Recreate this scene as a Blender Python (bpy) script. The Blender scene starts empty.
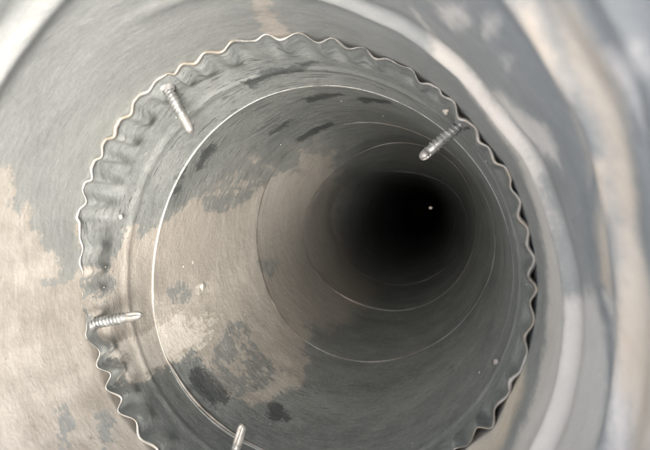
import bpy, bmesh, math, random
import numpy as np
from mathutils import Vector, Matrix, noise as mnoise

random.seed(7)
scene = bpy.context.scene
COL = scene.collection
U = 0.075                      # pipe radius in metres; all lengths below are in pipe radii

# ------------------------------------------------------------------ camera
cam_data = bpy.data.cameras.new('camera')
cam = bpy.data.objects.new('camera', cam_data)
COL.objects.link(cam)
scene.camera = cam
cam_data.sensor_width = 36.0
cam_data.lens = 28.8
cam_data.clip_start = 0.002
cam_data.clip_end = 50.0
cam_data.dof.use_dof = True
cam_data.dof.focus_distance = 2.9 * U
cam_data.dof.aperture_fstop = 26.0
right = Vector((0.97988, 0.0, -0.19961))
up = Vector((-0.00729, 0.99933, -0.03578))
back = right.cross(up).normalized()
up = back.cross(right).normalized()
right.normalize()
m = Matrix((right, up, back)).transposed().to_4x4()
m.translation = Vector((0.5987, 0.3209, 0.0)) * U
cam.matrix_world = m

# ------------------------------------------------------------------ sky and sun
SUN_TILT = math.radians(16)                 # angle from straight above the pipe mouth
SUN_AZ = math.radians(-24)                  # compass side it stands on (from +X towards +Y)
sdir = Vector((math.sin(SUN_TILT) * math.cos(SUN_AZ), math.sin(SUN_TILT) * math.sin(SUN_AZ), math.cos(SUN_TILT)))
world = bpy.data.worlds.new('World')
scene.world = world
world.use_nodes = True
wn = world.node_tree
bg = wn.nodes['Background']
sky = wn.nodes.new('ShaderNodeTexSky')
sky.sky_type = 'NISHITA'
sky.sun_disc = False
sky.sun_elevation = math.pi / 2 - SUN_TILT
sky.sun_rotation = math.atan2(sdir.x, sdir.y)
sky.dust_density = 10.0
sky.air_density = 0.8
sky.ozone_density = 0.3
wn.links.new(sky.outputs[0], bg.inputs[0])
bg.inputs[1].default_value = 0.15
sun_data = bpy.data.lights.new('sun', 'SUN')
sun_data.energy = 1.05
sun_data.angle = math.radians(18)
sun_data.color = (1.0, 0.995, 0.975)
sun = bpy.data.objects.new('sun', sun_data)
COL.objects.link(sun)
sun.rotation_euler = sdir.to_track_quat('Z', 'Y').to_euler()
sun.location = sdir * 3

scene.view_settings.view_transform = 'Standard'
scene.view_settings.look = 'None'
scene.view_settings.gamma = 1.0
scene.view_settings.use_curve_mapping = False
scene.view_settings.exposure = 1.85

scene.render.engine = 'CYCLES'
scene.cycles.use_adaptive_sampling = True
scene.cycles.adaptive_threshold = 0.03
scene.cycles.max_bounces = 7
scene.cycles.diffuse_bounces = 6
scene.cycles.glossy_bounces = 2

# ------------------------------------------------------------------ measured shape data
# pipe cross-sections: depth z, then radius = 1 + a1 cos t + b1 sin t + a2 cos 2t + b2 sin 2t + a3 cos 3t + b3 sin 3t
RING_Z = [2.105, 2.719, 4.322, 6.174, 8.431, 11.0, 14.0, 17.6, 21.5, 26.0, 31.0, 37.0, 41.0]
RING_C = [[-0.0141, 0.0118, -0.0162, -0.0137, 0.0134, 0.0094],
          [0.0026, -0.0586, -0.0154, 0.0205, 0.0168, -0.0044],
          [0.0903, 0.0173, -0.0037, -0.0071, 0.0167, 0.0067],
          [0.1122, 0.0572, 0.0258, 0.0314, -0.0257, -0.0021],
          [0.0589, -0.0051, 0.0834, -0.0294, 0.0155, 0.0326],
          [0.04, 0.01, 0.03, 0.0, 0.01, 0.0]] + [[0.03, 0.0, 0.0, 0.0, 0.0, 0.0]] * 7
# outlines of dust, rust and stains on the walls: (angle in degrees, depth in pipe radii)
NEAR_DUST = [[(150.7, 1.315), (153.2, 1.634), (154.5, 1.689), (158.7, 1.732), (161.9, 1.718), (163.5, 1.753), (160.4, 1.781), (161.9, 1.841), (166.5, 1.845), (170.8, 1.897), (174.7, 1.97), (177.4, 2.017), (179.5, 1.965), (180.2, 1.893), (181.3, 1.914), (181.1, 2.037), (179.1, 2.106), (175.0, 2.166), (179.3, 2.578), (199.3, 2.46), (218.4, 2.295), (241.4, 2.22), (245.7, 1.9), (233.3, 1.791), (222.2, 1.975), (219.8, 2.044), (215.9, 2.044), (215.5, 1.993), (220.8, 1.928), (230.2, 1.715), (227.6, 1.649), (216.7, 1.787), (214.3, 1.841), (209.6, 1.861), (210.0, 1.821), (216.0, 1.762), (226.1, 1.61), (214.9, 1.201)], [(90.0, 1.556), (86.0, 1.552), (88.4, 1.871), (88.7, 2.116), (95.6, 2.473), (96.9, 2.305), (93.8, 1.994)], [(166.2, 2.092), (164.6, 2.221), (172.6, 2.24), (171.5, 2.096)], [(104.9, 2.171), (99.2, 2.186), (102.4, 2.497), (111.2, 2.412)], [(123.9, 2.133), (118.5, 2.198), (122.8, 2.385), (128.4, 2.3)]]
NEAR_PALE = [[(57.2, 1.427), (50.5, 1.513), (41.7, 1.545), (30.5, 1.525), (18.5, 1.598), (4.3, 1.618), (354.3, 1.623), (342.9, 1.588), (335.3, 1.535), (323.7, 1.793), (334.0, 1.849), (347.8, 1.91), (1.3, 1.959), (15.5, 1.899), (28.9, 1.855), (40.5, 1.831), (52.2, 1.725)], [(54.4, 1.266), (48.4, 1.14), (46.6, 1.229), (49.0, 1.38), (52.6, 1.381)], [(42.7, 1.538), (38.2, 1.407), (30.6, 1.283), (24.3, 1.343), (27.7, 1.514), (36.1, 1.6)], [(45.6, 1.138), (43.3, 1.055), (42.8, 1.147), (44.5, 1.225)], [(40.9, 1.206), (39.7, 1.114), (38.6, 1.209), (39.3, 1.295)], [(2.4, 1.645), (7.0, 1.397), (1.8, 1.31), (346.0, 1.199), (325.6, 1.812), (342.3, 1.773), (354.8, 1.648)], [(7.0, 1.316), (7.0, 1.192), (347.5, 1.107), (345.2, 1.181)], [(33.3, 0.82), (31.4, 0.735), (24.4, 0.87), (27.2, 0.868), (30.7, 0.841)]]
NEAR_RUST = [[(309.6, 2.478), (319.0, 2.198), (329.7, 2.136), (337.0, 2.231), (344.4, 2.101), (338.6, 1.937), (330.2, 1.897), (323.1, 1.878), (309.3, 2.2)], [(40.8, 0.854), (38.1, 0.772), (31.8, 0.822), (26.4, 0.885), (15.8, 1.022), (351.6, 1.01), (347.9, 1.133), (3.0, 1.222), (16.8, 1.094), (27.5, 0.993), (34.6, 0.933)], [(43.2, 0.926), (41.0, 0.862), (34.9, 0.921), (29.0, 1.019), (24.8, 1.083), (21.6, 1.193), (29.2, 1.097), (36.1, 1.003)], [(25.9, 1.063), (24.2, 0.996), (15.6, 1.12), (6.4, 1.248), (8.3, 1.329), (16.5, 1.248)]]
IN_DUST = [[(175.6, 1.987), (180.3, 2.293), (175.0, 2.392), (170.9, 2.447), (167.1, 2.488), (170.9, 2.556), (169.0, 2.646), (165.9, 2.719), (164.6, 2.82), (158.8, 2.945), (155.0, 3.061), (149.6, 3.141), (147.4, 3.263), (140.4, 3.434), (132.2, 3.477), (134.8, 4.492), (123.7, 4.504), (114.5, 5.173), (145.1, 8.85), (197.7, 9.242), (233.5, 8.535), (261.9, 7.654), (252.3, 5.375), (244.7, 4.776), (240.6, 4.466), (242.4, 4.238), (249.0, 4.007), (252.8, 3.626), (247.0, 3.43), (245.6, 3.211), (242.0, 3.046), (237.6, 3.022), (229.7, 3.037), (221.3, 3.009), (214.0, 2.977), (214.9, 2.804), (214.9, 2.691), (214.2, 2.558), (215.2, 2.454), (214.9, 2.345), (213.9, 2.237), (209.8, 2.214), (206.5, 2.192), (203.9, 2.297), (200.5, 2.204), (195.2, 2.181), (185.7, 2.03)]]
IN_HOLE = [[(189.5, 2.834), (189.0, 2.934), (191.1, 3.12), (196.4, 3.176), (197.8, 3.067), (194.7, 2.898)], [(180.4, 2.079), (180.5, 2.317), (185.0, 2.394), (188.2, 2.267), (186.1, 2.061)], [(220.8, 3.112), (216.2, 3.255), (212.3, 3.53), (215.9, 3.741), (226.4, 3.665), (235.5, 3.677), (242.6, 3.647), (241.6, 3.274), (237.2, 3.069), (227.0, 3.053)], [(155.8, 3.057), (143.1, 3.176), (121.4, 3.079), (105.3, 3.377), (131.8, 4.868), (145.1, 4.307), (156.5, 4.05), (163.5, 3.554), (162.5, 3.266)], [(190.4, 4.254), (188.3, 4.556), (195.2, 4.969), (201.3, 4.582), (196.9, 4.338)]]
IN_PALE = [[(202.5, 2.202), (201.7, 2.398), (200.9, 2.71), (201.1, 2.976), (208.7, 3.309), (214.0, 3.076), (214.7, 2.743), (215.7, 2.445), (213.6, 2.184)], [(192.6, 3.233), (192.6, 3.315), (195.6, 3.328), (195.5, 3.246)]]
IN_DARK = [[(146.3, 2.855), (138.2, 2.784), (129.2, 2.801), (135.3, 2.927), (141.5, 2.956), (145.6, 2.924)], [(155.1, 2.742), (147.6, 2.697), (142.1, 2.714), (149.0, 2.799), (154.2, 2.801)], [(152.1, 4.156), (146.1, 4.166), (148.4, 4.352), (153.0, 4.302)], [(121.5, 4.123), (110.5, 4.054), (93.3, 3.998), (105.0, 4.346), (118.4, 4.395)], [(123.3, 3.401), (110.5, 3.431), (114.6, 3.615), (122.8, 3.566)], [(109.6, 2.443), (94.8, 2.398), (83.8, 2.342), (90.8, 2.517), (108.9, 2.568)], [(81.0, 3.084), (66.4, 2.751), (64.3, 2.875), (79.0, 3.286)], [(218.7, 2.809), (217.4, 2.959), (224.6, 3.042), (234.1, 3.022), (236.6, 2.885), (231.5, 2.767), (224.3, 2.767)], [(244.4, 3.188), (249.8, 3.263), (256.4, 3.144), (251.0, 2.98), (247.1, 3.099)], [(99.6, 2.996), (84.6, 2.914), (82.3, 3.027), (99.1, 3.225)]]
EDGE = [(0.18, 0.9979), (3.21, 0.9672), (6.82, 0.9954), (10.01, 0.9754), (13.59, 0.9911), (16.81, 0.9677), (20.03, 0.9929), (23.47, 0.9794), (25.83, 0.9946), (27.94, 0.9964), (30.36, 0.9707), (33.71, 0.9817), (36.13, 0.9648), (39.14, 0.9872), (41.65, 0.98), (43.18, 0.9644), (47.06, 0.9979), (49.76, 0.9872), (51.22, 0.9996), (53.29, 0.9957), (55.56, 0.9773), (59.05, 1.0058), (61.65, 0.9983), (64.81, 1.002), (67.51, 0.9844), (71.21, 1.0121), (74.5, 0.9918), (78.78, 1.0235), (81.65, 0.9978), (86.87, 1.0349), (90.93, 1.0096), (94.61, 1.0397), (97.29, 1.0207), (98.75, 1.026), (102.58, 1.0436), (105.86, 1.014), (110.08, 1.039), (113.12, 1.0152), (116.32, 1.0406), (119.31, 1.0203), (120.18, 1.0404), (123.99, 1.0468), (126.87, 1.0324), (129.57, 1.0487), (131.32, 1.0455), (134.27, 1.0146), (137.29, 1.038), (138.89, 1.0346), (141.44, 1.0119), (143.57, 1.0395), (144.77, 1.0396), (147.6, 1.013), (149.6, 1.036), (151.19, 1.0348), (154.21, 1.0082), (155.45, 1.0347), (157.35, 1.0343), (160.1, 0.9962), (163.03, 1.0216), (164.93, 1.0232), (165.96, 1.0029), (169.19, 0.9917), (172.62, 0.9678), (176.23, 0.9786), (179.16, 0.962), (181.9, 0.9841), (184.91, 0.9673), (186.76, 0.9816), (188.66, 0.9814), (190.88, 0.9639), (193.84, 0.9758), (196.21, 0.9913), (201.49, 0.947), (204.69, 0.988), (208.31, 0.939), (210.96, 0.995), (215.55, 0.9497), (217.71, 1.0036), (222.83, 0.9599), (226.75, 0.9999), (231.81, 0.9753), (316.99, 0.9515), (320.06, 0.9777), (324.81, 0.9584), (326.72, 1.0048), (331.36, 0.9711), (335.69, 0.9897), (338.31, 0.974), (341.61, 0.9959), (345.69, 0.9971), (349.14, 0.9736), (353.04, 0.9972), (357.18, 0.9756)]
SCREWS = [((-0.575, 0.849), (-0.464, 0.651), 2.2), ((0.72, 0.659), (0.553, 0.516), 2.2), ((-0.95, -0.229), (-0.701, -0.18), 2.161), ((-0.298, -0.863), (-0.247, -0.688), 2.25)]

# ------------------------------------------------------------------ helpers
def tag(o, label=None, category=None, group=None, kind=None):
    if label: o['label'] = label
    if category: o['category'] = category
    if group: o['group'] = group
    if kind: o['kind'] = kind
    return o

def empty(name, loc, **kw):
    o = bpy.data.objects.new(name, None)
    o.empty_display_size = 0.01
    o.location = loc
    COL.objects.link(o)
    return tag(o, **kw)

def link_mesh(name, me, mat, parent=None, smooth=True):
    if mat: me.materials.append(mat)
    if smooth: me.shade_smooth()
    o = bpy.data.objects.new(name, me)
    COL.objects.link(o)
    if parent:
        o.parent = parent
        o.matrix_parent_inverse = Matrix.Translation(-Vector(parent.location))
    return o

RCN = np.array(RING_C)
def profile(th, z):
    C = [np.interp(z, RING_Z, RCN[:, k]) for k in range(6)]
    return 1 + C[0]*np.cos(th) + C[1]*np.sin(th) + C[2]*np.cos(2*th) + C[3]*np.sin(2*th) + C[4]*np.cos(3*th) + C[5]*np.sin(3*th)

def sdf(th, z, poly):
    """signed distance (positive inside) in (angle, ln depth) space"""
    c = math.radians(sum(p[0] for p in [poly[0]]))
    px = np.radians([p[0] for p in poly]); py = np.log([p[1] for p in poly])
    px = (px - c + math.pi) % (2*math.pi) - math.pi
    tx = (th - c - px.mean() + math.pi) % (2*math.pi) - math.pi + px.mean()
    ty = np.log(z)
    d = np.full(tx.shape, 9.0); inside = np.zeros(tx.shape, bool)
    n = len(poly)
    for i in range(n):
        ax, ay, bx, by = px[i], py[i], px[(i+1) % n], py[(i+1) % n]
        ex, ey = bx-ax, by-ay
        L = ex*ex+ey*ey + 1e-12
        t = np.clip(((tx-ax)*ex+(ty-ay)*ey)/L, 0, 1)
        d = np.minimum(d, np.hypot(tx-ax-t*ex, ty-ay-t*ey))
        if abs(ey) > 1e-9:
            cross = ((ay > ty) != (by > ty)) & (tx < (bx-ax)*(ty-ay)/(by-ay)+ax)
            inside ^= cross
    return np.where(inside, d, -d)

def field(th, z, polys, soft=0.12):
    if soft == 0.06 and z.max() > 4.0: soft = 0.06 + 0.34*np.clip((z-3.6)/1.8, 0, 1)
    v = np.full(th.shape, -1.0)
    for p in polys:
        v = np.maximum(v, np.clip(sdf(th, z, p)/soft, -1, 1))
    return v

def sheet(name, th, zz, R, mat, parent, attrs):
    """a wall of sheet metal: grid of angle x depth, closed round the axis"""
    nz, nt = zz.shape
    co = np.stack([R*np.cos(th)*U, R*np.sin(th)*U, -zz*U], -1).reshape(-1, 3)
    i = np.arange(nz-1)[:, None]*nt; j = np.arange(nt)[None, :]; j2 = (j+1) % nt
    quads = np.stack([i+j, i+j2, i+nt+j2, i+nt+j], -1).reshape(-1, 4)
    me = bpy.data.meshes.new(name)
    me.vertices.add(len(co)); me.vertices.foreach_set('co', co.astype(np.float32).ravel())
    me.loops.add(quads.size); me.loops.foreach_set('vertex_index', quads.astype(np.int32).ravel())
    me.polygons.add(len(quads)); me.polygons.foreach_set('loop_start', np.arange(0, quads.size, 4, dtype=np.int32))
    me.update(calc_edges=True)
    for k, v in attrs.items():
        a = me.attributes.new(k, 'FLOAT', 'POINT')
        a.data.foreach_set('value', v.astype(np.float32).ravel())
    return link_mesh(name, me, mat, parent)

def tube(name, pts, rad, mat, parent, closed=True, seg=8, flat=1.0):
    """a tube along points; rad is a number or a list"""
    n = len(pts)
    V = []; F = []
    for i in range(n):
        p = Vector(pts[i])
        a = Vector(pts[(i-1) % n] if closed or i > 0 else pts[i]); b = Vector(pts[(i+1) % n] if closed or i < n-1 else pts[i])
        t = (b-a).normalized()
        u = Vector((0, 0, 1)); u = (u - t*u.dot(t)).normalized(); w = t.cross(u)
        r = rad[i] if hasattr(rad, '__len__') else rad
        for k in range(seg):
            q = 2*math.pi*k/seg
            V.append(p + u*(r*flat*math.cos(q)) + w*(r*math.sin(q)))
    for i in range(n if closed else n-1):
        for k in range(seg):
            a = i*seg+k; b = i*seg+(k+1) % seg; i2 = (i+1) % n
            F.append((a, b, i2*seg+(k+1) % seg, i2*seg+k))
    me = bpy.data.meshes.new(name)
    me.from_pydata([v*U for v in V], [], F)
    return link_mesh(name, me, mat, parent)

def wob(th, z, s, amp):
    """slow dents and waves of thin sheet"""
    r = np.random.RandomState(s)
    v = np.zeros(th.shape)
    for _ in range(14):
        k = r.randint(2, 13); f = r.uniform(0.6, 5.5); p = r.uniform(0, 6.28); q = r.uniform(0, 6.28)
        v += np.cos(k*th+p)*np.sin(f*z+q)/(1+0.25*k)
    return v*amp/2

# ------------------------------------------------------------------ materials
class NT:
    def __init__(s, name):
        s.m = bpy.data.materials.new(name); s.m.use_nodes = True
        s.t = s.m.node_tree; s.b = s.t.nodes['Principled BSDF']
        s.obj = s.t.nodes.new('ShaderNodeTexCoord').outputs['Object']
    def n(s, t, **kw):
        nd = s.t.nodes.new(t)
        for k, v in kw.items(): setattr(nd, k, v)
        return nd
    def set(s, sock, v):
        if isinstance(v, bpy.types.NodeSocket): s.t.links.new(v, sock)
        elif isinstance(v, (tuple, list)) and len(v) == 3 and sock.type == 'RGBA': sock.default_value = (*v, 1)
        else: sock.default_value = v
    def math(s, op, a, b=0.0, clamp=False):
        nd = s.n('ShaderNodeMath', operation=op, use_clamp=clamp); s.set(nd.inputs[0], a); s.set(nd.inputs[1], b); return nd.outputs[0]
    def noise(s, scale, detail=4, rough=0.55, stretch=(1, 1, 1), off=(0, 0, 0), dist=0.0):
        mp = s.n('ShaderNodeMapping'); s.set(mp.inputs[0], s.obj)
        mp.inputs['Scale'].default_value = [x/U for x in stretch]; mp.inputs['Location'].default_value = off
        nd = s.n('ShaderNodeTexNoise'); s.set(nd.inputs['Vector'], mp.outputs[0])
        nd.inputs['Scale'].default_value = scale; nd.inputs['Detail'].default_value = detail
        nd.inputs['Roughness'].default_value = rough; nd.inputs['Distortion'].default_value = dist
        return nd.outputs['Fac']
    def step(s, v, lo, hi):
        nd = s.n('ShaderNodeMapRange', interpolation_type='SMOOTHSTEP'); s.set(nd.inputs[0], v)
        s.set(nd.inputs[1], lo); s.set(nd.inputs[2], hi); return nd.outputs[0]
    def ramp(s, v, stops):
        nd = s.n('ShaderNodeValToRGB'); s.set(nd.inputs[0], v); e = nd.color_ramp.elements
        while len(e) < len(stops): e.new(0.5)
        for k, (p, c) in enumerate(stops): e[k].position = p; e[k].color = (*c, 1)
        return nd.outputs[0]
    def mix(s, f, a, b, mode='MIX'):
        nd = s.n('ShaderNodeMix', data_type='RGBA', blend_type=mode); s.set(nd.inputs[0], f)
        s.set(nd.inputs[6], a); s.set(nd.inputs[7], b); return nd.outputs[2]
    def attr(s, name):
        nd = s.n('ShaderNodeAttribute', attribute_name=name); return nd.outputs['Fac']
    def bump(s, h, strength, dist, prev=None):
        nd = s.n('ShaderNodeBump'); nd.inputs['Strength'].default_value = strength
        nd.inputs['Distance'].default_value = dist*U; s.set(nd.inputs['Height'], h)
        if prev is not None: s.set(nd.inputs['Normal'], prev)
        return nd.outputs[0]

def wall_material(name, lo, hi, blotch, streak, metallic, relief, scuffs, ragged):
    q = NT(name)
    # bare galvanised steel: clouded zinc, scuffs round the pipe, grain
    cloud = q.noise(1.7, 6, 0.66, stretch=(1, 1, streak), dist=0.5)
    cloud2 = q.noise(5.0, 4, 0.65, off=(3, 1, 2))
    fine = q.noise(34, 2, 0.7)
    ring_f = q.noise(6.5, 5, 0.66, stretch=(1, 1, 7), off=(7, 0, 0))
    jn = q.noise(8.0, 7, 0.80, off=(4, 4, 1), stretch=(1, 1, streak))
    c = q.math('ADD', q.math('MULTIPLY', cloud, 0.6), q.math('MULTIPLY', ring_f, 0.4))
    c = q.math('ADD', c, q.math('MULTIPLY', q.math('SUBTRACT', cloud2, 0.5), 0.30))
    c = q.math('ADD', c, q.math('MULTIPLY', q.math('SUBTRACT', fine, 0.5), 0.22))
    base = q.ramp(c, [(0.30, lo), (0.51, tuple((a+b)/2 for a, b in zip(lo, hi))), (0.72, hi)])
    scuff = q.step(q.math('ADD', ring_f, q.math('MULTIPLY', cloud, 0.35)), q.math('SUBTRACT', 0.79, q.math('MULTIPLY', q.attr('worn'), 0.09)), q.math('SUBTRACT', 0.85, q.math('MULTIPLY', q.attr('worn'), 0.09)))
    base = q.mix(q.math('MULTIPLY', scuff, scuffs), base, (0.05, 0.058, 0.06))
    wh = q.step(q.math('ADD', jn, q.math('MULTIPLY', cloud2, 0.5)), 0.86 - blotch, 1.0 - blotch)
    base = q.mix(q.math('MULTIPLY', wh, 0.5), base, (0.48, 0.50, 0.49))
    scr = q.noise(11, 5, 0.7, stretch=(1, 1, 0.22), off=(2, 9, 5))
    # edges of the stains are broken up by noise
    n1 = q.math('SUBTRACT', jn, 0.5)
    ns = q.math('SUBTRACT', ring_f, 0.5)
    jag = q.math('ADD', q.math('MULTIPLY', n1, 2.6), q.math('ADD', q.math('MULTIPLY', q.math('SUBTRACT', fine, 0.5), 0.9), q.math('MULTIPLY', q.math('SUBTRACT', scr, 0.5), 1.6)))
    dark = q.step(q.math('ADD', q.attr('dark'), q.math('MULTIPLY', jag, 1.3)), -0.04, 0.5)
    base = q.mix(q.math('MULTIPLY', dark, 0.78), base, q.mix(ring_f, (0.025, 0.032, 0.035), (0.10, 0.115, 0.12)))
    hole = q.attr('hole')
    d0 = q.math('ADD', q.attr('dust'), q.math('MULTIPLY', jag, 1.0))
    big = q.math('SUBTRACT', d0, q.math('MULTIPLY', q.step(q.math('ADD', q.math('MINIMUM', hole, 0.12), q.math('MULTIPLY', jag, 0.7)), 0.0, 0.10), 1.8))
    dust = q.step(big, -0.03, 0.12)
    halo = q.step(q.math('ADD', q.attr('dust'), q.math('MULTIPLY', jag, 0.9)), -1.1, 0.6)
    base = q.mix(q.math('MULTIPLY', halo, 0.28), base, (0.38, 0.375, 0.35))
    tan = q.ramp(q.math('ADD', q.math('MULTIPLY', cloud2, 0.6), q.math('MULTIPLY', cloud, 0.4)),
                 [(0.38, (0.36, 0.342, 0.30)), (0.5, (0.455, 0.436, 0.39)), (0.60, (0.56, 0.542, 0.49))])
    tan = q.mix(q.math('MULTIPLY', q.step(ring_f, 0.56, 0.70), 0.25), tan, (0.34, 0.33, 0.31))
    tan = q.mix(q.math('MULTIPLY', q.step(fine, 0.66, 0.74), 0.5), tan, (0.27, 0.21, 0.15))
    tan = q.mix(q.attr('film'), tan, q.mix(ring_f, (0.32, 0.305, 0.275), (0.46, 0.44, 0.40)))
    base = q.mix(dust, base, tan)
    pale = q.step(q.math('ADD', q.math('ADD', q.attr('pale'), q.math('MULTIPLY', jag, ragged)), q.math('MULTIPLY', q.math('SUBTRACT', scr, 0.5), 2.2*ragged)), -0.15, 0.35)
    base = q.mix(q.math('MULTIPLY', pale, 0.85), base, q.mix(cloud2, (0.60, 0.58, 0.52), (0.80, 0.78, 0.72)))
    rust = q.step(q.math('ADD', q.attr('rust'), q.math('MULTIPLY', jag, ragged)), -0.2, 0.4)
    base = q.mix(q.math('MULTIPLY', rust, 0.9), base, q.ramp(cloud, [(0.25, (0.60, 0.50, 0.37)), (0.5, (0.70, 0.63, 0.51)), (0.75, (0.76, 0.72, 0.63))]))
    q.set(q.b.inputs['Base Color'], base)
    cover = q.math('MAXIMUM', dust, q.math('MAXIMUM', pale, rust))
    q.set(q.b.inputs['Metallic'], q.math('MULTIPLY', q.math('SUBTRACT', 1.0, cover), metallic))
    rgh = q.math('ADD', 0.46, q.math('MULTIPLY', cover, 0.4))
    rgh = q.math('ADD', rgh, q.math('MULTIPLY', ns, 0.35), clamp=True)
    q.set(q.b.inputs['Roughness'], rgh)
    q.b.inputs['Specular IOR Level'].default_value = 0.3
    hgt = q.math('ADD', q.math('MULTIPLY', ring_f, 0.10), q.math('MULTIPLY', jn, 0.55))
    hgt = q.math('ADD', hgt, q.math('ADD', q.math('MULTIPLY', fine, 0.14), cloud2))
    h = q.bump(hgt, relief, 0.024)
    q.set(q.b.inputs['Normal'], h)
    return q.m

def metal(name, c0, c1, metallic, rough, scale=12, bump=0.004, dirt=None):
    q = NT(name)
    n = q.noise(scale, 5, 0.65)
    base = q.ramp(n, [(0.35, c0), (0.65, c1)])
    if dirt: base = q.mix(q.step(q.noise(scale*0.45, 5, 0.7, off=(3, 3, 3)), 0.46, 0.60), base, dirt)
    q.set(q.b.inputs['Base Color'], base)
    q.b.inputs['Metallic'].default_value = metallic
    q.set(q.b.inputs['Roughness'], q.math('ADD', rough, q.math('MULTIPLY', q.math('SUBTRACT', n, 0.5), 0.4)))
    q.set(q.b.inputs['Normal'], q.bump(q.noise(scale*3, 3, 0.6), 0.5, bump))
    return q.m

M_NEAR = wall_material('galvanised_wall_mouth', (0.27, 0.292, 0.285), (0.40, 0.425, 0.415), 0.02, 2.4, 0.06, 0.25, 0.08, 0.20)
M_IN = wall_material('galvanised_wall_inside', (0.18, 0.202, 0.202), (0.45, 0.485, 0.475), 0.0, 1.5, 0.22, 0.45, 0.6, 0.8)
M_EDGE = metal('cut_steel_edge', (0.10, 0.105, 0.10), (0.42, 0.42, 0.40), 0.35, 0.40, 6, dirt=(0.24, 0.225, 0.19))
M_LIP = metal('thin_bright_lip', (0.10, 0.10, 0.09), (0.36, 0.35, 0.33), 0.3, 0.45, 4, dirt=(0.20, 0.185, 0.155))
M_SCREW = metal('zinc_screw', (0.20, 0.215, 0.215), (0.46, 0.48, 0.47), 0.75, 0.36, 22)
M_TIP = metal('worn_screw_tip', (0.22, 0.22, 0.21), (0.44, 0.44, 0.42), 0.6, 0.42, 14)
M_SEAM_SHADE = metal('seam_shade', (0.03, 0.028, 0.024), (0.09, 0.082, 0.07), 0.0, 0.9, 20, 0.01)  # dark colour that paints the shadow line into the lap seams
M_BURR = metal('torn_sheet', (0.08, 0.085, 0.085), (0.26, 0.27, 0.265), 0.4, 0.5, 25)
M_CRUMB = metal('pale_mortar_crumb', (0.46, 0.44, 0.40), (0.66, 0.64, 0.59), 0.0, 0.9, 20, 0.02)

# ------------------------------------------------------------------ outermost pipe, open mouth towards the viewer
Z0 = RING_Z[0]
EDGE_T = np.radians([e[0] for e in EDGE]); EDGE_R = np.array([e[1] for e in EDGE])
# the flutes hidden below the picture go on with the same pitch
gt, gr = [], []
g0, g1 = 0.0, 0.0
gaps = [(EDGE_T[(i+1) % len(EDGE_T)]-EDGE_T[i]) % (2*math.pi) for i in range(len(EDGE_T))]
gi = int(np.argmax(gaps)); a0 = EDGE_T[gi]; ga = gaps[gi]
nfl = max(1, int(round(ga/0.13)))
for k in range(1, 2*nfl):
    t = a0 + ga*k/(2*nfl)
    gt.append(t % (2*math.pi)); gr.append(float(profile(np.array(t), Z0)) + (0.018 if k % 2 else -0.016))
ET = np.concatenate([EDGE_T, gt]); ER = np.concatenate([EDGE_R, gr])
o = np.argsort(ET); ET = ET[o]; ER = ER[o]
def edge_radius(th):
    t = th % (2*math.pi)
    acc = 0
    for d, w in ((-0.008, 1), (-0.004, 2), (0, 3), (0.004, 2), (0.008, 1)):
        u = (t+d) % (2*math.pi)
        j = np.searchsorted(ET, u) % len(ET); i = (j-1) % len(ET)
        f = ((u-ET[i]) % (2*math.pi))/np.maximum((ET[j]-ET[i]) % (2*math.pi), 1e-6)
        f = (1-np.cos(math.pi*np.clip(f, 0, 1)))/2
        acc = acc + w*(ER[i]*(1-f)+ER[j]*f)
    return acc/9

NT_ = 900
th1 = np.linspace(0, 2*math.pi, NT_, endpoint=False)

_e = edge_radius(th1) - profile(th1, np.full_like(th1, Z0))
_k = int(NT_*3.2/360)
_env = np.max([np.roll(_e, s) for s in range(-_k, _k+1)], axis=0)
_env = np.mean([np.roll(_env, s) for s in range(-_k, _k+1)], axis=0) - 0.001
_b = np.interp(th1, np.radians([0, 8, 19, 29, 40, 60, 90, 128, 180, 300, 360]), [1.20, 1.17, 1.10, 1.01, 0.92, 0.98, 1.20, 1.42, 1.45, 1.30, 1.20])
_w = np.hanning(61); _w /= _w.sum()
BEAD = np.convolve(np.concatenate([_b[-30:], _b, _b[:30]]), _w, 'valid')
def outer_R(th, z):
    env = np.interp(th % (2*math.pi), th1, _env, period=2*math.pi)
    R = profile(th, np.maximum(z, Z0)) + env + 0.004 + 0.022*np.clip((z-Z0-0.12)/0.15, 0, 1)
    zb1 = 1.62 + 0.03*np.cos(th-2.0)
    zb2 = np.interp(th % (2*math.pi), th1, BEAD, period=2*math.pi)      # the flared mouth bead runs out of true
    g = lambda c, w: np.exp(-((z-c)/w)**2)
    on = np.clip(0.35+0.9*np.cos(th-0.1), 0, 1)
    R = R + on*(0.006*g(zb1+0.10, 0.05) - 0.024*g(zb1, 0.035) + 0.010*g(zb1-0.07, 0.04))
    sd = 0.5+0.5*np.cos(th)
    R = R - 0.017*g(zb2, 0.035) + 0.010*g(zb2-0.09, 0.04)
    R = R + 0.03*np.clip((zb2-0.05-z)/0.25, 0, 1)**2 - 0.012*g(zb2-0.24, 0.03)
    return R + wob(th, z, 3, 0.0018)*np.clip((Z0-z)/0.3, 0, 1)

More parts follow.
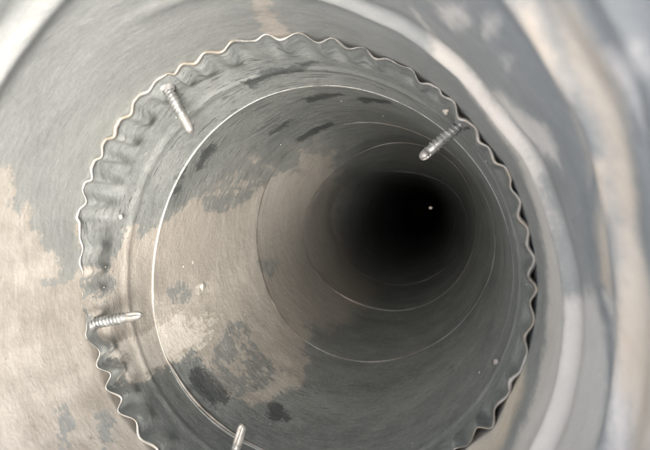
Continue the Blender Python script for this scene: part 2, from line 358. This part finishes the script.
t = empty('outer_pipe', (0, 0, -1.3*U), label='wide pale grey pipe mouth around the picture with beads and tan dust, out of focus', category='pipe')
zs = np.concatenate([np.linspace(0.52, 2.2, 190), np.linspace(2.23, 2.9, 12)])
TH, ZZ = np.meshgrid(th1, zs)
Ro = outer_R(TH, ZZ)
Ro[-1] = profile(TH[-1], ZZ[-1]) + 0.004          # turned in to meet the inner pipe
at = {'dust': field(TH, ZZ, NEAR_DUST, 0.06), 'pale': field(TH, ZZ, NEAR_PALE), 'rust': field(TH, ZZ, NEAR_RUST),
      'dark': np.full(TH.shape, -1.0), 'hole': np.full(TH.shape, -1.0), 'film': np.zeros(TH.shape)}
sheet('pipe_wall', TH, ZZ, Ro, M_NEAR, t, at)
sheet('outer_skin', TH[::4, ::4][:, ::-1], ZZ[::4, ::4], (Ro+0.03)[::4, ::4][:, ::-1], M_NEAR, t, {k: np.full(TH[::4, ::4].shape, 0.0 if k == 'film' else -1.0) for k in at})
r0 = outer_R(th1, np.full_like(th1, 0.52))+0.015
tube('mouth_rim', [(r0[i]*math.cos(a), r0[i]*math.sin(a), -0.52) for i, a in enumerate(th1)][::3], 0.03, M_EDGE, t)

# ------------------------------------------------------------------ crimped pipe end pushed into it
t = empty('crimped_pipe', (0, 0, -Z0*U), label='pipe section with wavy crimped end and bright cut edge just inside the mouth', category='pipe')
z1 = RING_Z[1]
zs = np.concatenate([Z0 + 0.45*np.linspace(0, 1, 70)**1.3, np.linspace(Z0+0.46, z1+0.16, 34)])
TH, ZZ = np.meshgrid(th1, zs)
def crimp_R(th, z):
    s = np.clip((z-Z0-0.10)/(0.13+0.03*np.sin(5*th)), 0, 1)
    fade = 1-(s*s*(3-2*s))
    base = profile(th, np.maximum(z, Z0))
    dev = edge_radius(th)-profile(th, np.full_like(z, Z0))
    dev = dev*np.where(dev < 0, 1.0+0.35*np.clip((z-Z0)/0.05, 0, 1), 1.0)
    return base + dev*fade - 0.006*np.exp(-((z-Z0-0.36)/0.03)**2) + wob(th, z, 5, 0.004)*(1-fade)
Rc = crimp_R(TH, ZZ)
at = {'dust': field(TH, ZZ, IN_DUST, 0.06), 'pale': field(TH, ZZ, IN_PALE), 'dark': field(TH, ZZ, IN_DARK, 0.035),
      'hole': field(TH, ZZ, IN_HOLE, 0.10), 'rust': np.full(TH.shape, -1.0), 'worn': np.exp(-((TH-1.9)/0.75)**2)*np.exp(-((ZZ-3.4)/1.6)**2), 'film': 0.6*np.clip((math.radians(194)-TH)/0.2, 0, 1)}
sheet('pipe_wall', TH, ZZ, Rc, M_IN, t, at)
er = crimp_R(th1, np.full_like(th1, Z0))
rr = 0.0066 + 0.0022*np.sin(3*th1+1) + 0.0014*np.sin(11*th1) + 0.0012*np.sin(29*th1) + 0.0010*np.sin(67*th1+2)
rr = rr - 0.0045*np.exp(-((th1-math.radians(195))/0.35)**2)
tube('crimped_edge', [(er[i]*math.cos(a), er[i]*math.sin(a), -Z0+0.002) for i, a in enumerate(th1)], rr, M_EDGE, t)

# ------------------------------------------------------------------ sections further down, each lapped into the one before
NAMES = ['first plain pipe section beyond the crimped piece, tan dust on its left wall',
         'second plain pipe section, brown dust film on the left and thin bright lip',
         'third plain pipe section, dim grey with a thin circular lip',
         'fourth plain pipe section, nearly black, deep in the pipe',
         'long last stretch of pipe, lost in the dark behind the fourth section']
for i in range(1, 6):
    za, zb = RING_Z[i], (RING_Z[i+1] if i < 5 else 41.0)
    k = i-1
    lab = NAMES[k]
    t = empty('pipe_section', (0, 0, -za*U), label=lab, category='pipe section', group='pipe sections lapped one behind another')
    nz = [60, 50, 36, 30, 60][k] if k < 5 else 8
    nt = 1 if k < 2 else (3 if k < 5 else 6)
    tt = th1[::nt]
    TH, ZZ = np.meshgrid(tt, np.concatenate([[za+0.002, za, za+0.004, za+0.016], np.linspace(za+0.05, zb+0.12, nz)]))
    step = 0.006 + 0.003*np.sin(tt*2+i*1.7)
    if i == 1: step = 0.002 + (step+0.002)*np.clip(0.35-np.cos(tt+0.3), 0, 1) + 0.016*np.exp(-((tt-math.radians(240))/0.3)**2)
    if i == 1: step = step*(1-0.97*np.exp(-((tt-math.radians(204))/0.18)**4))
    if i > 3: step = step*0.3
    if i > 1: step = 0.0015 + step*np.clip(0.6+np.cos(tt+1.0), 0, 1)*0.8
    s = np.clip((ZZ-za)/(zb-za), 0, 1)
    R = profile(TH, ZZ) - step[None, :]*(1-s)**1.5 + wob(TH, ZZ, 20+i, 0.006 if i < 4 else 0.0)*np.clip((ZZ-za)/0.2, 0, 1)
    film = np.maximum(np.clip((ZZ-3.2)/1.6, 0, 1), 0.75*np.clip((math.radians(200)-TH)/0.25, 0, 1))      # thinner, darker dust higher on the wall
    at = {'dust': field(TH, ZZ, IN_DUST, 0.06), 'pale': field(TH, ZZ, IN_PALE), 'dark': field(TH, ZZ, IN_DARK, 0.035),
          'hole': field(TH, ZZ, IN_HOLE, 0.10), 'rust': np.full(TH.shape, -1.0), 'worn': np.exp(-((TH-1.9)/0.75)**2)*np.exp(-((ZZ-3.4)/1.6)**2), 'film': film}
    R[0] = profile(TH[0], ZZ[0]) + 0.012        # collar that closes the lap
    sheet('pipe_wall', TH, ZZ, R, M_IN, t, at)
    r = profile(tt, np.full_like(tt, za)) - step
    w = 0.0036 + 0.0010*np.sin(tt+2.2*i) + 0.0010*np.sin(5*tt+i)
    if i > 1: w = w - 0.0022*np.clip(np.cos(tt-2.9)+0.3, 0, 1)
    if i == 1: w = 0.45*w*np.clip(0.45-np.cos(tt+0.4), 0.1, 1)
    if i == 1:      # lip buried in dust on the left, caked thick with it below
        w = w + 0.010*np.exp(-((tt-math.radians(232))/0.35)**2)
        w = w*(1-0.99*np.exp(-((tt-math.radians(204))/0.16)**4)) - 0.0008*np.exp(-((tt-math.radians(165))/0.5)**2)
    if i == 2:
        w = w - 0.009*np.exp(-((tt-math.radians(205))/0.35)**2)
    w = np.maximum(w * (1 if k < 3 else 0.6), 0.0006)
    if k > 3: continue
    if 1 < i < 5:      # dark tube standing in for the seam's shadow gap, on the dusty side
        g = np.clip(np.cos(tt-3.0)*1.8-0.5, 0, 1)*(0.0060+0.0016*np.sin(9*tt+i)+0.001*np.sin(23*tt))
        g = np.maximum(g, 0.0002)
        tube('seam_shade', [((r[j]+0.001)*math.cos(a), (r[j]+0.001)*math.sin(a), -za+0.003) for j, a in enumerate(tt)], g, M_SEAM_SHADE, t, seg=6)
    tube('lip', [(r[j]*math.cos(a), r[j]*math.sin(a), -za) for j, a in enumerate(tt)], w, M_LIP, t, seg=6)

# ------------------------------------------------------------------ standing water at the very end
q = NT('still_water')
q.b.inputs['Base Color'].default_value = (0.02, 0.025, 0.025, 1); q.b.inputs['Roughness'].default_value = 0.02
q.set(q.b.inputs['Normal'], q.bump(q.noise(3, 2), 0.05, 0.01))
def disc(name, cx, cy, z, r, mat, seed, amp, n=40):
    rs = random.Random(seed); ph = [rs.uniform(0, 6.28) for _ in range(3)]
    bm = bmesh.new()
    vs = [bm.verts.new(((cx+r*(1+amp*math.sin(2*a+ph[0])+amp*.6*math.sin(3*a+ph[1]))*math.cos(a))*U, (cy+r*(1+amp*math.sin(2*a+ph[0]))*math.sin(a))*U, z*U)) for a in [2*math.pi*k/n for k in range(n)]]
    bm.faces.new(vs)
    me = bpy.data.meshes.new(name); bm.to_mesh(me); bm.free()
    return link_mesh(name, me, mat, smooth=False)
M_SLUDGE = metal('wet_sludge', (0.012, 0.012, 0.011), (0.03, 0.03, 0.027), 0.0, 0.8, 8)
tag(disc('pipe_bottom', 0, 0, -41, 1.15, M_SLUDGE, 1, 0.0), kind='structure')
tag(disc('puddle', 0.563, 0.17, -40.9, 0.085, q.m, 4, 0.12), label='tiny glinting spot of water at the black far end', category='puddle')

# ------------------------------------------------------------------ screws driven through both walls
def lathe(name, prof, mat, parent, seg=28, hexed=False):
    V = []; F = []
    for (x, r) in prof:
        for k in range(seg):
            a = 2*math.pi*k/seg
            V.append((x*U, r*math.cos(a)*U, r*math.sin(a)*U))
    for i in range(len(prof)-1):
        for k in range(seg):
            F.append((i*seg+k, i*seg+(k+1) % seg, (i+1)*seg+(k+1) % seg, (i+1)*seg+k))
    F.append(tuple(range(seg))[::-1]); F.append(tuple((len(prof)-1)*seg+k for k in range(seg)))
    me = bpy.data.meshes.new(name); me.from_pydata(V, [], F)
    if mat: me.materials.append(mat)
    me.shade_smooth() if not hexed else None
    o = bpy.data.objects.new(name, me); COL.objects.link(o); o.parent = parent
    return o

def make_screw(base, tip, z, label, thread_end, spin):
    B = Vector((base[0], base[1], -z))*U; T = Vector((tip[0], tip[1], -z))*U
    L = (T-B).length/U
    d = (T-B).normalized()
    root = bpy.data.objects.new('sheet_metal_screw', None); root.empty_display_size = 0.005
    COL.objects.link(root)
    tag(root, label, 'screw', 'screws poking through the pipe wall')
    root.matrix_world = Matrix.Translation(B) @ d.to_track_quat('X', 'Z').to_matrix().to_4x4() @ Matrix.Rotation(spin, 4, 'X')
    lathe('shank', [(-0.11, 0.0218), (L*thread_end, 0.0215), (L*thread_end+0.012, 0.023)], M_SCREW, root)
    # helical thread
    V = []; F = []; turns = []
    pitch = 0.0185; x0 = -0.08; x1 = L*thread_end; N = 22
    n = int((x1-x0)/pitch*N)
    for i in range(n+1):
        x = x0+(x1-x0)*i/n; a = 2*math.pi*i/N
        e = min(1, (n-i)/N*1.2, i/N)
        for dx, r in ((-0.0065, 0.0195), (-0.0012, 0.0222+0.0052*e), (0.0012, 0.0222+0.0052*e), (0.0065, 0.0195)):
            V.append(((x+dx)*U, r*math.cos(a)*U, r*math.sin(a)*U))
    for i in range(n):
        for k in range(3): F.append((i*4+k, i*4+k+1, i*4+k+5, i*4+k+4))
    me = bpy.data.meshes.new('thread'); me.from_pydata(V, [], F); me.materials.append(M_SCREW); me.shade_smooth()
    o = bpy.data.objects.new('thread', me); COL.objects.link(o); o.parent = root
    # self-drilling point: round bar with a flute cut down each side and a blunt chisel end
    V = []; F = []; seg = 40
    xs = [L*thread_end, L*thread_end+0.006, L*thread_end+0.02, L*0.80, L*0.90, L*0.94, L*0.97, L*0.99, L]
    rs = [0.018, 0.0225, 0.0230, 0.0226, 0.0210, 0.0185, 0.0145, 0.009, 0.002]
    for x, r in zip(xs, rs):
        fl = min(1.0, max(0.0, (x-xs[1])/0.03))
        for k in range(seg):
            a = 2*math.pi*k/seg
            cut = max(0.0, 1-abs(((a-(x*5)) % math.pi)-math.pi/2)/0.33)
            rr = r*(1-0.42*fl*min(1, cut*1.6))
            V.append((x*U, rr*math.cos(a)*U, rr*math.sin(a)*U))
    for i in range(len(xs)-1):
        for k in range(seg): F.append((i*seg+k, i*seg+(k+1) % seg, (i+1)*seg+(k+1) % seg, (i+1)*seg+k))
    F.append(tuple(range(seg))[::-1]); F.append(tuple((len(xs)-1)*seg+k for k in range(seg)))
    me = bpy.data.meshes.new('drill_tip'); me.from_pydata(V, [], F); me.materials.append(M_TIP); me.shade_smooth()
    o = bpy.data.objects.new('drill_tip', me); COL.objects.link(o); o.parent = root
    # head outside the pipe
    lathe('washer', [(-0.125, 0.075), (-0.11, 0.08), (-0.105, 0.075)], M_SCREW, root)
    h = lathe('hex_head', [(-0.19, 0.045), (-0.18, 0.052), (-0.125, 0.052)], M_SCREW, root, seg=6, hexed=True)
    return root, B, d

def add_burr(root, seed):
    rs = random.Random(seed); n = 30; V = []; F = []
    hs = [0.008+0.014*rs.random() for _ in range(n)]
    for k in range(n):
        a = 2*math.pi*k/n
        for x, r in ((-0.012, 0.044), (0.002, 0.034), (hs[k]*0.8, 0.026+0.003*rs.random())):
            V.append((x*U, r*math.cos(a)*U, r*math.sin(a)*U))
    for k in range(n):
        j = (k+1) % n
        for c_ in range(2): F.append((k*3+c_, j*3+c_, j*3+c_+1, k*3+c_+1))
    me = bpy.data.meshes.new('burr'); me.from_pydata(V, [], F); me.materials.append(M_BURR); me.shade_smooth()
    o = bpy.data.objects.new('burr', me); COL.objects.link(o); o.parent = root

LB = ['bright screw with a blunt tip, slanting in from the upper left under the wavy edge',
      'silvery screw poking in from the upper right against the black of the pipe',
      'slotted-tip screw lying nearly level over the tan dust on the left',
      'pale screw tip rising from the lower edge of the picture']
TE = [0.58, 0.74, 0.66, 0.40]
scr = [make_screw(*SCREWS[k], LB[k], TE[k], [0.3, 1.1, 1.5, 2.2][k]) for k in range(4)]
for k, s_ in enumerate(scr): add_burr(s_[0], 30+k)

# ------------------------------------------------------------------ crumbs
def crumb(name, th_deg, z, size, lift, seed, sx=1.0, mat=M_CRUMB):
    rs = random.Random(seed)
    bm = bmesh.new(); bmesh.ops.create_icosphere(bm, subdivisions=3, radius=1)
    off = Vector((rs.uniform(0, 9), rs.uniform(0, 9), rs.uniform(0, 9)))
    for v in bm.verts:
        k = 1+0.75*mnoise.noise(v.co*0.9+off)+0.30*mnoise.noise(v.co*2.6+off)+0.12*mnoise.noise(v.co*6+off)
        v.co *= k
    a = math.radians(th_deg)
    R = float((crimp_R if z < RING_Z[1] else profile)(np.array([a]), np.array([z]))[0]) - lift
    rot = Matrix.Rotation(a, 4, 'Z')
    mt = Matrix.Translation(Vector((R*math.cos(a), R*math.sin(a), -z))*U) @ rot @ Matrix.Diagonal((size*U*0.6, size*U*sx, size*U, 1)) @ Matrix.Rotation(rs.uniform(0, 3), 4, 'X')
    me = bpy.data.meshes.new(name); bm.to_mesh(me); bm.free(); me.materials.append(mat); me.shade_smooth()
    o = bpy.data.objects.new(name, me); COL.objects.link(o); o.matrix_world = mt
    return o
CR = [(193.7, 3.27, 0.028, 0.015, 'largest pale crumb stuck in the tan dust beyond the first lip'),
      (182.9, 3.17, 0.012, 0.008, 'small crumb above the largest one on the left wall'),
      (184.0, 3.05, 0.010, 0.008, 'tiny crumb beside the small one, nearer the lip'),
      (335.6, 2.53, 0.017, 0.008, 'white fleck stuck on the dark lower right wall'),
      (328.0, 2.74, 0.008, 0.01, 'small grey-white fleck below the white fleck on the right'),
      (47.5, 2.24, 0.016, 0.02, 'rough pale lump caked beside the upper right screw'),
      (164.0, 2.36, 0.013, 0.012, 'light grey lump on the crimped left wall')]
for k, (a, z, s, l, lab) in enumerate(CR):
    tag(crumb('dirt_crumb', a, z, s, l, 40+k, 0.7), lab, 'crumb', 'crumbs stuck to the pipe wall')
# caked dust round the upper left screw
tag(crumb('dust_clump', 124.3, 2.19, 0.022, -0.006, 78, 1.6), 'tan dust caked around the foot of the upper left screw', 'dust clump')
# fine grit scattered over the walls
rs = random.Random(5)
V = []; F = []
for _ in range(60):
    z = rs.choice([rs.uniform(2.25, 2.7), rs.uniform(2.75, 4.2)]); a = rs.uniform(0, 2*math.pi) if rs.random() < 0.5 else rs.gauss(3.3, 0.5)
    R = float((crimp_R if z < RING_Z[1] else profile)(np.array([a]), np.array([z]))[0]) - (0.002 if z < RING_Z[1] else 0.012)
    s = 0.0016+0.0035*rs.random()**3
    c = Vector((R*math.cos(a), R*math.sin(a), -z)); n = len(V)
    for q_ in range(6):
        d = [Vector((1, 0, 0)), Vector((-1, 0, 0)), Vector((0, 1, 0)), Vector((0, -1, 0)), Vector((0, 0, 1)), Vector((0, 0, -1))][q_]
        V.append((c+d*s*rs.uniform(0.6, 1.4))*U)
    for f in ((0, 2, 4), (2, 1, 4), (1, 3, 4), (3, 0, 4), (2, 0, 5), (1, 2, 5), (3, 1, 5), (0, 3, 5)): F.append(tuple(n+i for i in f))
me = bpy.data.meshes.new('grit'); me.from_pydata(V, [], F)
tag(link_mesh('grit', me, M_CRUMB, smooth=False), 'fine pale grit scattered over the inner walls', 'grit', kind='stuff')
